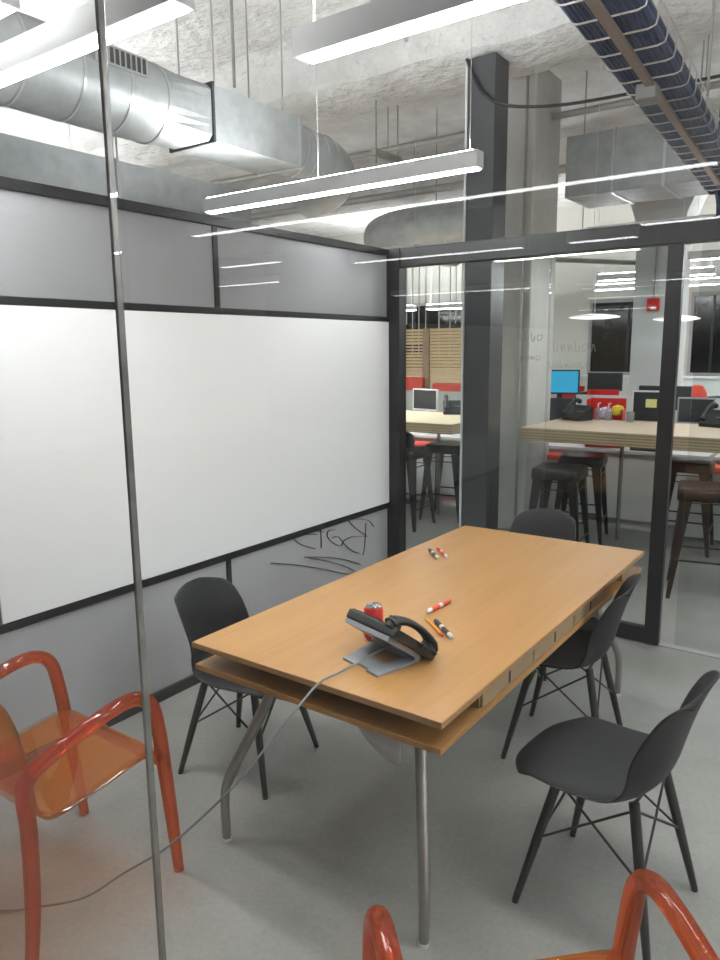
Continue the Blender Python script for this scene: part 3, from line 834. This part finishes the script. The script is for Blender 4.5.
t = thing('pencil', 'orange pencil lying next to the black-capped marker by the desk phone', 'pencil', (1.491, .972, ZT+.0045), math.atan2(.855-.972, 1.634-1.491))
b = B(); tube(b, [(.018, 0, 0), (.165, 0, 0)], .0045, seg=6); obj('barrel', b, M_orange, t)
b = B(); tube(b, [(0, 0, 0), (.018, 0, 0)], [.0008, .0043], seg=8); obj('tip', b, M_slat, t)
b = B(); tube(b, [(.165, 0, 0), (.183, 0, 0)], .0044, seg=8); obj('eraser', b, M_capred, t)

# ------------------------------------------------------------------ counters and stools beyond the glass
def counter(x0, x1, y0, y1, ztop, th, label, top):
    t = thing('bar_counter', label, 'counter', ((x0+x1)/2, (y0+y1)/2, 0), 0, 'high wooden counters')
    hx, hy = (x1-x0)/2, (y1-y0)/2
    b = B(); bx(b, -hx, hx, -hy, hy, ztop-th, ztop-.004, bev=.003); obj('plywood_slab', b, M_ply, t)
    b = B(); bx(b, -hx+.001, hx-.001, -hy+.001, hy-.001, ztop-.004, ztop); obj('worktop', b, top, t)
    for s in (-1, 1):
        b = B(); tube(b, [(s*(hx-.62), hy-.2, 0), (s*(hx-.62), hy-.2, ztop-th)], .018, seg=12); obj('leg', b, M_alu, t)
    b = B(); bx(b, -hx+.35, hx-.35, hy-.06, hy-.03, ztop-th-.12, ztop-th); obj('apron', b, M_greyp, t)
    return t
counter(.33, 3.4, 4.50, 5.5, 1.05, .105, 'long high counter with a thick plywood edge, right of the column', M_counter)
counter(-3.2, -.27, 4.42, 5.5, 1.05, .09, 'pale high counter left of the dark steel post', M_counter2)

def make_stool(label, loc, rz, mat):
    t = thing('bar_stool', label, 'stool', loc, rz, 'dark metal bar stools')
    b = B()
    prof = [(.0, .758), (.10, .756), (.140, .760), (.152, .752), (.155, .735), (.158, .70)]
    def ring(h, z, rc=.04):
        pts = []
        for (sx, sy, a0) in ((1, 1, 0), (-1, 1, 90), (-1, -1, 180), (1, -1, 270)):
            for q in range(5):
                a = math.radians(a0+q*22.5); pts.append(V((sx*(h-rc)+rc*math.cos(a), sy*(h-rc)+rc*math.sin(a), z)))
        return pts
    rings = [[b.verts.new(p) for p in ring(h, z)] for h, z in ((.08, .757), (.155, .764), (.178, .762), (.186, .748), (.190, .68))]
    n = len(rings[0])
    for a, c in zip(rings, rings[1:]):
        for i in range(n): b.faces.new((a[i], a[(i+1) % n], c[(i+1) % n], c[i]))
    b.faces.new(rings[0])
    obj('seat', b, mat, t, smooth=True, solid=.004)
    for sx in (-1, 1):
        for sy in (-1, 1):
            b = B()
            tp, bt = V((sx*.168, sy*.168, .72)), V((sx*.222, sy*.222, 0))
            wa, wb = .048, .020
            for (ux, uy) in ((1, 0), (0, 1)):
                u = V((-sx*ux, -sy*uy, 0))
                nrm = V((-sx*uy, -sy*ux, 0))*.006
                prism(b, [tp, tp+u*wa*1.6, bt+u*wb*1.3, bt], nrm)
            obj('leg', b, mat, t)
    for z, f in ((.27, .625), (.20, .72)):
        h = .168+(.222-.168)*f-.004
        b = B()
        if z > .25:
            for s in (-1, 1): tube(b, [(-h, s*h, z), (h, s*h, z)], .007, seg=6)
        else:
            for s in (-1, 1): tube(b, [(s*h, -h, z), (s*h, h, z)], .007, seg=6)
        obj('foot_rail', b, mat, t)
    b = B()
    for s in (-1, 1):
        tube(b, [(-.172, s*.172, .60), (.172, s*.172, .60)], .005, seg=6); tube(b, [(s*.172, -.172, .60), (s*.172, .172, .60)], .005, seg=6)
    obj('upper_brace', b, mat, t)
    return t
s0 = make_stool('dark metal stool tucked under the pale left counter, nearest the steel post', (-.75, 5.24, 0), R(8), M_stool)
dup(s0, (-.93, 4.72, 0), R(4), 'dark metal stool at the left counter, half hidden by the black corner post')
dup(s0, (.65, 5.18, 0), R(10), 'dark metal stool under the right counter, beside the column')
dup(s0, (.72, 4.42, 0), R(6), 'nearer dark metal stool in front of the right counter, overlapping the one beside the column')
s1 = make_stool('dark brownish metal stool just right of the door stile, under the counter', (1.50, 5.32, 0), R(5), M_stoolr)
dup(s1, (1.86, 4.16, 0), R(12), 'large dark metal stool in front of the counter at the right edge')
t = tag(obj('bag', lathe(B(), [(0, 0), (.09, .0), (.11, .05), (.09, .12), (.04, .15), (0, .155)], 14, Matrix.Translation((-.96, 4.74, .768))), M_cush, smooth=True), 'small black bag on the half hidden left stool', 'bag')

# ------------------------------------------------------------------ desks beyond
def desk(x0, x1, y0, y1, label, screen=None):
    t = thing('work_desk', label, 'desk', ((x0+x1)/2, (y0+y1)/2, 0), 0, 'white work desks')
    hx, hy = (x1-x0)/2, (y1-y0)/2
    b = B(); bx(b, -hx, hx, -hy, hy, .70, .73, bev=.003); obj('worktop', b, M_deskw, t)
    b = B(); bx(b, -hx, hx, -hy+.02, -hy+.045, .06, .70); obj('front_panel', b, M_deskw, t)
    for s in (-1, 1):
        b = B(); bx(b, s*(hx-.02)-.015, s*(hx-.02)+.015, -hy+.05, hy-.02, 0, .70); obj('leg_panel', b, M_deskw, t)
    b = B(); bx(b, -hx+.01, hx-.01, hy-.03, hy-.01, .73, 1.17); obj('screen', b, screen or M_part, t)
    return t
desk(-3.6, -.55, 5.95, 7.0, 'white work desk behind the left counter with a frosted screen', M_partg)
desk(-.1, 1.55, 5.85, 7.1, 'white work desk right of the column with boxes and monitors')
desk(1.6, 3.6, 5.85, 7.1, 'white work desk at the right edge behind the door')
desk(-1.6, .15, 8.9, 10.1, 'white work desk in the second row, in front of the dark window')
desk(.75, 3.2, 9.0, 10.2, 'white work desk in the second row, right of the pale column')
desk(-5.5, -2.0, 10.6, 11.4, 'white work desk far left behind the slatted wood wall')

def pedestal(x, y, w, label):
    t = thing('storage_pedestal', label, 'cabinet', (x, y, 0), 0, 'red topped pedestals')
    b = B(); bx(b, -w/2, w/2, -.10, .10, .03, .62, bev=.004); obj('body', b, M_deskw, t)
    b = B(); bx(b, -w/2, w/2, -.11, .10, .62, .67, bev=.015); obj('cushion', b, M_redm, t)
pedestal(-1.62, 5.80, .75, 'white pedestal with a red cushion under the left counter')
pedestal(.17, 5.72, .34, 'white pedestal with a red cushion just right of the column')
pedestal(1.72, 5.72, .55, 'white pedestal with a red cushion at the right edge')

def monitor(x, y, z, w, h, label, scr, rz=0, frame=None, base=.73, tilt=0.0):
    t = thing('monitor', label, 'monitor', (x, y, base), rz, 'desk monitors')
    zz = z-base
    b = B(); bx(b, -w/2, w/2, -.012, .022, zz, zz+h, bev=.005); c = obj('casing', b, frame or M_capblk, t)
    b = B(); bx(b, -w/2+.015, w/2-.015, -.014, -.0115, zz+.02, zz+h-.015); obj('screen', b, scr, c)
    b = B(); bx(b, -.03, .03, .02, .045, .01, zz+h*.5); obj('neck', b, frame or M_capblk, t)
    b = B(); bx(b, -.11, .11, -.06, .11, 0, .012, bev=.004); obj('base', b, frame or M_capblk, t)
    return t
monitor(-1.52, 6.1, 1.0, .38, .25, 'monitor with a white frame and dark screen above the left counter', M_screend, R(-12), M_white)
monitor(-.17, 6.75, 1.19, .42, .27, 'monitor with a bright blue screen just right of the column', M_screenb, R(14))
monitor(.02, 6.15, .93, .34, .26, 'black monitor in front of the bright blue screen', M_screend, R(10))
m = monitor(.99, 6.10, .98, .38, .31, 'dark monitor back with a yellow sticky note, left of the door stile', M_screend, R(0), M_white)
b = B(); bx(b, -.06, .04, -.017, -.014, .40, .48); obj('sticky_note', b, M_sticky, m)
monitor(.92, 6.85, 1.05, .52, .25, 'wide black monitor behind the one with the sticky note', M_screend, R(0))
monitor(1.30, 6.5, .95, .34, .26, 'grey monitor just right of the door stile', M_screend, R(0), M_pgrey)
monitor(-.52, 9.5, 1.08, .5, .26, 'black monitor in the second row under the dark window', M_screend, R(0))

t = thing('laptop', 'black open laptop standing in front of the sticky note monitor', 'laptop', (1.02, 5.93, .73), R(0))
b = B(); bx(b, -.17, .17, -.0, .23, .19, .205); 
b = B(); bx(b, -.17, .17, -.02, .0, .02, .235, bev=.004); obj('lid', b, M_capblk, t)
b = B(); bx(b, -.17, .17, -.02, .16, 0, .018, bev=.004); obj('keyboard_deck', b, M_capblk, t)

def red_crate(x, y, w, d, h, z, label):
    t = thing('red_crate', label, 'box', (x, y, z), R(8), 'red desk boxes')
    b = B(); bx(b, -w/2, w/2, -d/2, -d/2+.008, 0, h*.55); bx(b, -w/2, w/2, d/2-.008, d/2, 0, h)
    bx(b, -w/2, -w/2+.008, -d/2, d/2, 0, h); bx(b, w/2-.008, w/2, -d/2, d/2, 0, h*.8); bx(b, -w/2, w/2, -d/2, d/2, 0, .008)
    obj('shell', b, M_red, t)
    return t
red_crate(.56, 6.08, .34, .24, .47, .73, 'tall open red box on the desk behind the counter, full of wrapped things')
red_crate(.05, 7.6, .34, .2, .42, .78, 'red box left of the black chair back, farther behind')
red_crate(-.98, 9.4, .36, .2, .36, .78, 'small red box in the farther row under the dark window')
tag(obj('gift_ball', lathe(B(), [(0, 0), (.05, .02), (.065, .065), (.05, .11), (0, .13)], 16, Matrix.Translation((.57, 6.02, 1.0))), M_pur, smooth=True), 'lilac and white crumpled wrap at the mouth of the red box', 'wrapping')
tag(obj('gift_bag', lathe(B(), [(0, 0), (.05, .02), (.06, .06), (.05, .10), (0, .12)], 16, Matrix.Translation((.68, 6.05, 1.03))), M_yel, smooth=True), 'round yellow item on the right of the red box', 'wrapping')
tag(obj('red_bowl', lathe(B(), [(0, .0), (.09, 0), (.115, .12), (.11, .12), (.085, .01), (0, .01)], 24, Matrix.Translation((.66, 5.90, .84))), M_red, smooth=True), 'red tub in front of the tall red box', 'tub')
def bottle(x, y, z, label):
    t = thing('pump_bottle', label, 'bottle', (x, y, z), 0, 'clear bottles on the counter')
    b = B(); lathe(b, [(0, 0), (.028, 0), (.03, .01), (.03, .09), (.012, .11), (.012, .12)], 16); obj('bottle_body', b, M_clear, t, smooth=True)
    b = B(); tube(b, [(0, 0, .12), (0, 0, .15), (.02, 0, .155)], .006, seg=8); obj('pump', b, M_white, t)
bottle(.68, 5.44, 1.05, 'clear pump bottle left of the red tub on the counter')
bottle(.78, 5.42, 1.05, 'clear pump bottle in front of the red tub on the counter')
tag(obj('glass_tumbler', lathe(B(), [(0, 0), (.03, 0), (.036, .09), (.033, .09), (.028, .006), (0, .006)], 18, Matrix.Translation((.98, 5.40, 1.05))), M_clear, smooth=True), 'clear tumbler at the left of the laptop on the counter', 'glass')

def small_phone(x, y, z, rz, label):
    t = thing('office_phone', label, 'phone', (x, y, z), rz, 'office phones beyond the glass')
    b = B(); prism(b, [(-.10, -.09, 0), (-.10, .09, 0), (-.10, .09, .13), (-.10, -.09, .03)], (.2, 0, 0)); obj('body', b, M_phone, t)
    b = B(); tube(b, catmull([(-.07, -.09, .06), (-.07, -.03, .13), (-.07, .05, .175), (-.07, .10, .16)], 5), [.024, .018, .018, .024], seg=10); obj('handset', b, M_phone, t, smooth=True)
    b = B(); bx(b, .0, .08, -.02, .0, .075, .08); obj('display', b, M_pgrey, t)
small_phone(-.76, 5.36, 1.05, R(30), 'black office phone at the right end of the left counter')
small_phone(.52, 5.36, 1.05, R(-25), 'black office phone between the column and the red box')
small_phone(1.68, 5.36, 1.05, R(-20), 'black office phone at the right edge on the counter')
def office_chair(x, y, rz, label, h=1.0):
    t = thing('office_chair', label, 'chair', (x, y, 0), rz, 'black office chairs')
    b = B(); grid(b, lambda u, v: ((u-.5)*.5*(1-.25*(2*v-1)**4), .06*(2*u-1)**2, h-.42+.42*v+.02*math.sin(PI*u)), 10, 8); obj('backrest', b, M_cush, t, smooth=True, solid=.04)
    b = B(); bx(b, -.24, .24, -.46, 0, .44, .50, bev=.02); obj('seat', b, M_cush, t)
    b = B(); tube(b, [(0, -.22, .08), (0, -.22, .44)], .028, seg=12); obj('gas_column', b, M_stool, t)
    b = B(); tube(b, [(0, -.2, .46), (0, .05, .50), (0, .04, h-.3)], .02, seg=8); obj('back_arm', b, M_stool, t)
    for k in range(5):
        a = 2*PI*k/5
        b = B(); tube(b, [(0, -.22, .1), (.27*math.cos(a), -.22+.27*math.sin(a), .06)], .018, seg=8); bmesh.ops.create_uvsphere(b, u_segments=10, v_segments=6, radius=.03, matrix=Matrix.Translation((.27*math.cos(a), -.22+.27*math.sin(a), .03))); obj('base_arm', b, M_stool, t)
office_chair(-.22, 8.1, R(180), 'black office chair back seen above the desk screen, left of the pale column', 1.13)
office_chair(1.26, 8.0, R(175), 'black office chair back seen right of the door stile', 1.12)
tag(obj('red_backpack', lathe(B(), [(0, 0), (.10, 0), (.12, .1), (.10, .25), (.06, .32), (0, .34)], 12, Matrix.Translation((1.10, 7.55, .95))), M_redm, smooth=True), 'red and dark bag piled right of the door stile beyond the desk', 'bag')
t = thing('filing_cabinet', 'low white cabinet under the red bag, behind the desk screen', 'cabinet', (1.10, 7.55, 0))
b = B(); bx(b, -.25, .25, -.2, .2, .03, .95, bev=.004); obj('body', b, M_deskw, t)
for z in (.1, .38, .66):
    b = B(); bx(b, -.23, .23, -.215, -.2, z, z+.26, bev=.003); obj('drawer', b, M_part, t)
t = thing('shelf_unit', 'low white shelf unit carrying the red box farther behind', 'shelf', (.05, 7.6, 0))
b = B(); bx(b, -.35, .35, -.18, .18, .76, .78); bx(b, -.35, -.33, -.18, .18, 0, .76); bx(b, .33, .35, -.18, .18, 0, .76); bx(b, -.33, .33, -.18, .18, .36, .38); obj('carcass', b, M_deskw, t)
t = thing('low_partition', 'long low white partition in front of the dark windows', 'partition', (.3, 10.4, 0))
b = B(); bx(b, -2.8, 2.8, -.03, .03, .03, 1.24); obj('board', b, M_part, t)
b = B(); bx(b, -2.8, 2.8, -.06, .06, 1.24, 1.27); obj('cap_rail', b, M_white, t)
for x in (-2.5, 0, 2.5):
    b = B(); bx(b, x-.04, x+.04, -.15, .15, 0, .03); obj('foot', b, M_alu, t)

# slatted wood wall at the far left
t = thing('slatted_wall', 'pine slat booth wall seen left of the dark steel post', 'partition', (-2.72, 8.1, 0))
for i in range(19):
    z = 1.12+i*.046
    b = B(); bx(b, -1.5, -.02, -.012, .012, z, z+(.036 if i not in (2, 3, 11, 12, 13) else .026)); obj('slat', b, M_slat, t)
    b = B(); bx(b, .09, 1.4, -.012+.02, .012+.02, z, z+.040); obj('slat', b, M_slat, t)
for x, w in ((.035, .055), (-1.45, .04), (1.4, .04), (-.75, .02), (.75, .02)):
    b = B(); bx(b, x-w, x+w, .014 if w < .05 else -.02, .06 if w < .05 else .05, 0, 1.99); obj('post', b, M_slatp, t)
b = B(); bx(b, -1.5, 1.4, .033, .05, .0, 1.10); obj('lower_panel', b, M_slatp, t)
for x0, x1, l in ((-4.0, -2.66, 'red bench back in front of the slatted wall, left of its post'), (-2.5, -1.3, 'red bench back in front of the slatted wall, right of its post')):
    t = thing('booth_bench', l, 'bench', ((x0+x1)/2, 7.72, 0), 0, 'red booth benches')
    w = (x1-x0)/2
    b = B(); bx(b, -w, w, .22, .32, .45, 1.30 if x0 < -3 else 1.22, bev=.03); obj('backrest', b, M_redm, t)
    b = B(); bx(b, -w, w, -.2, .22, .36, .46, bev=.03); obj('seat', b, M_redm, t)
    b = B(); bx(b, -w+.03, w-.03, -.16, .3, 0, .36); obj('plinth', b, M_slatp, t)
rr = random.Random(11)
for k in range(16):
    x = -4.1+k*.135+rr.uniform(-.03, .03); y = 8.6+rr.uniform(0, 1.2)
    b = B(); tube(b, [(x, y, 1.6 if k % 3 else 2.1), (x, y, CE)], .009, seg=6)
    tag(obj('hanging_rod', b, M_traywire), 'thin pale vertical rod among the cluster above the slatted wall', 'rod', 'hanging rods above the slatted wall')

# ------------------------------------------------------------------ camera, world, view
cam = bpy.data.cameras.new('camera'); co = bpy.data.objects.new('camera', cam); C.objects.link(co)
f, pitch, yaw, roll = 728.35, .1775, -.6213, -.0097
cam.sensor_fit = 'HORIZONTAL'; cam.sensor_width = 36.0; cam.lens = 36.0*f/720; cam.clip_start = .01
d = V((math.sin(yaw)*math.cos(pitch), math.cos(yaw)*math.cos(pitch), -math.sin(pitch)))
r0 = V((math.cos(yaw), -math.sin(yaw), 0)); u0 = r0.cross(d)
r = r0*math.cos(roll)+u0*math.sin(roll); u = -r0*math.sin(roll)+u0*math.cos(roll)
m = Matrix((r, u, -d)).transposed().to_4x4(); m.translation = (2.7716, -1.2090, 1.7043)
co.matrix_world = m
sc_ = bpy.context.scene
sc_.camera = co
w = bpy.data.worlds.new('world'); sc_.world = w; w.use_nodes = True
w.node_tree.nodes['Background'].inputs[0].default_value = (.02, .02, .025, 1)
w.node_tree.nodes['Background'].inputs[1].default_value = .5
sc_.view_settings.view_transform = 'Standard'; sc_.view_settings.look = 'None'
sc_.view_settings.exposure = .42; sc_.view_settings.gamma = 1; sc_.view_settings.use_curve_mapping = False
sc_.cycles.use_denoising = True
sc_.cycles.transparent_max_bounces = 24
sc_.cycles.max_bounces = 10
sc_.cycles.caustics_reflective = False; sc_.cycles.caustics_refractive = False
sc_.cycles.sample_clamp_indirect = 4
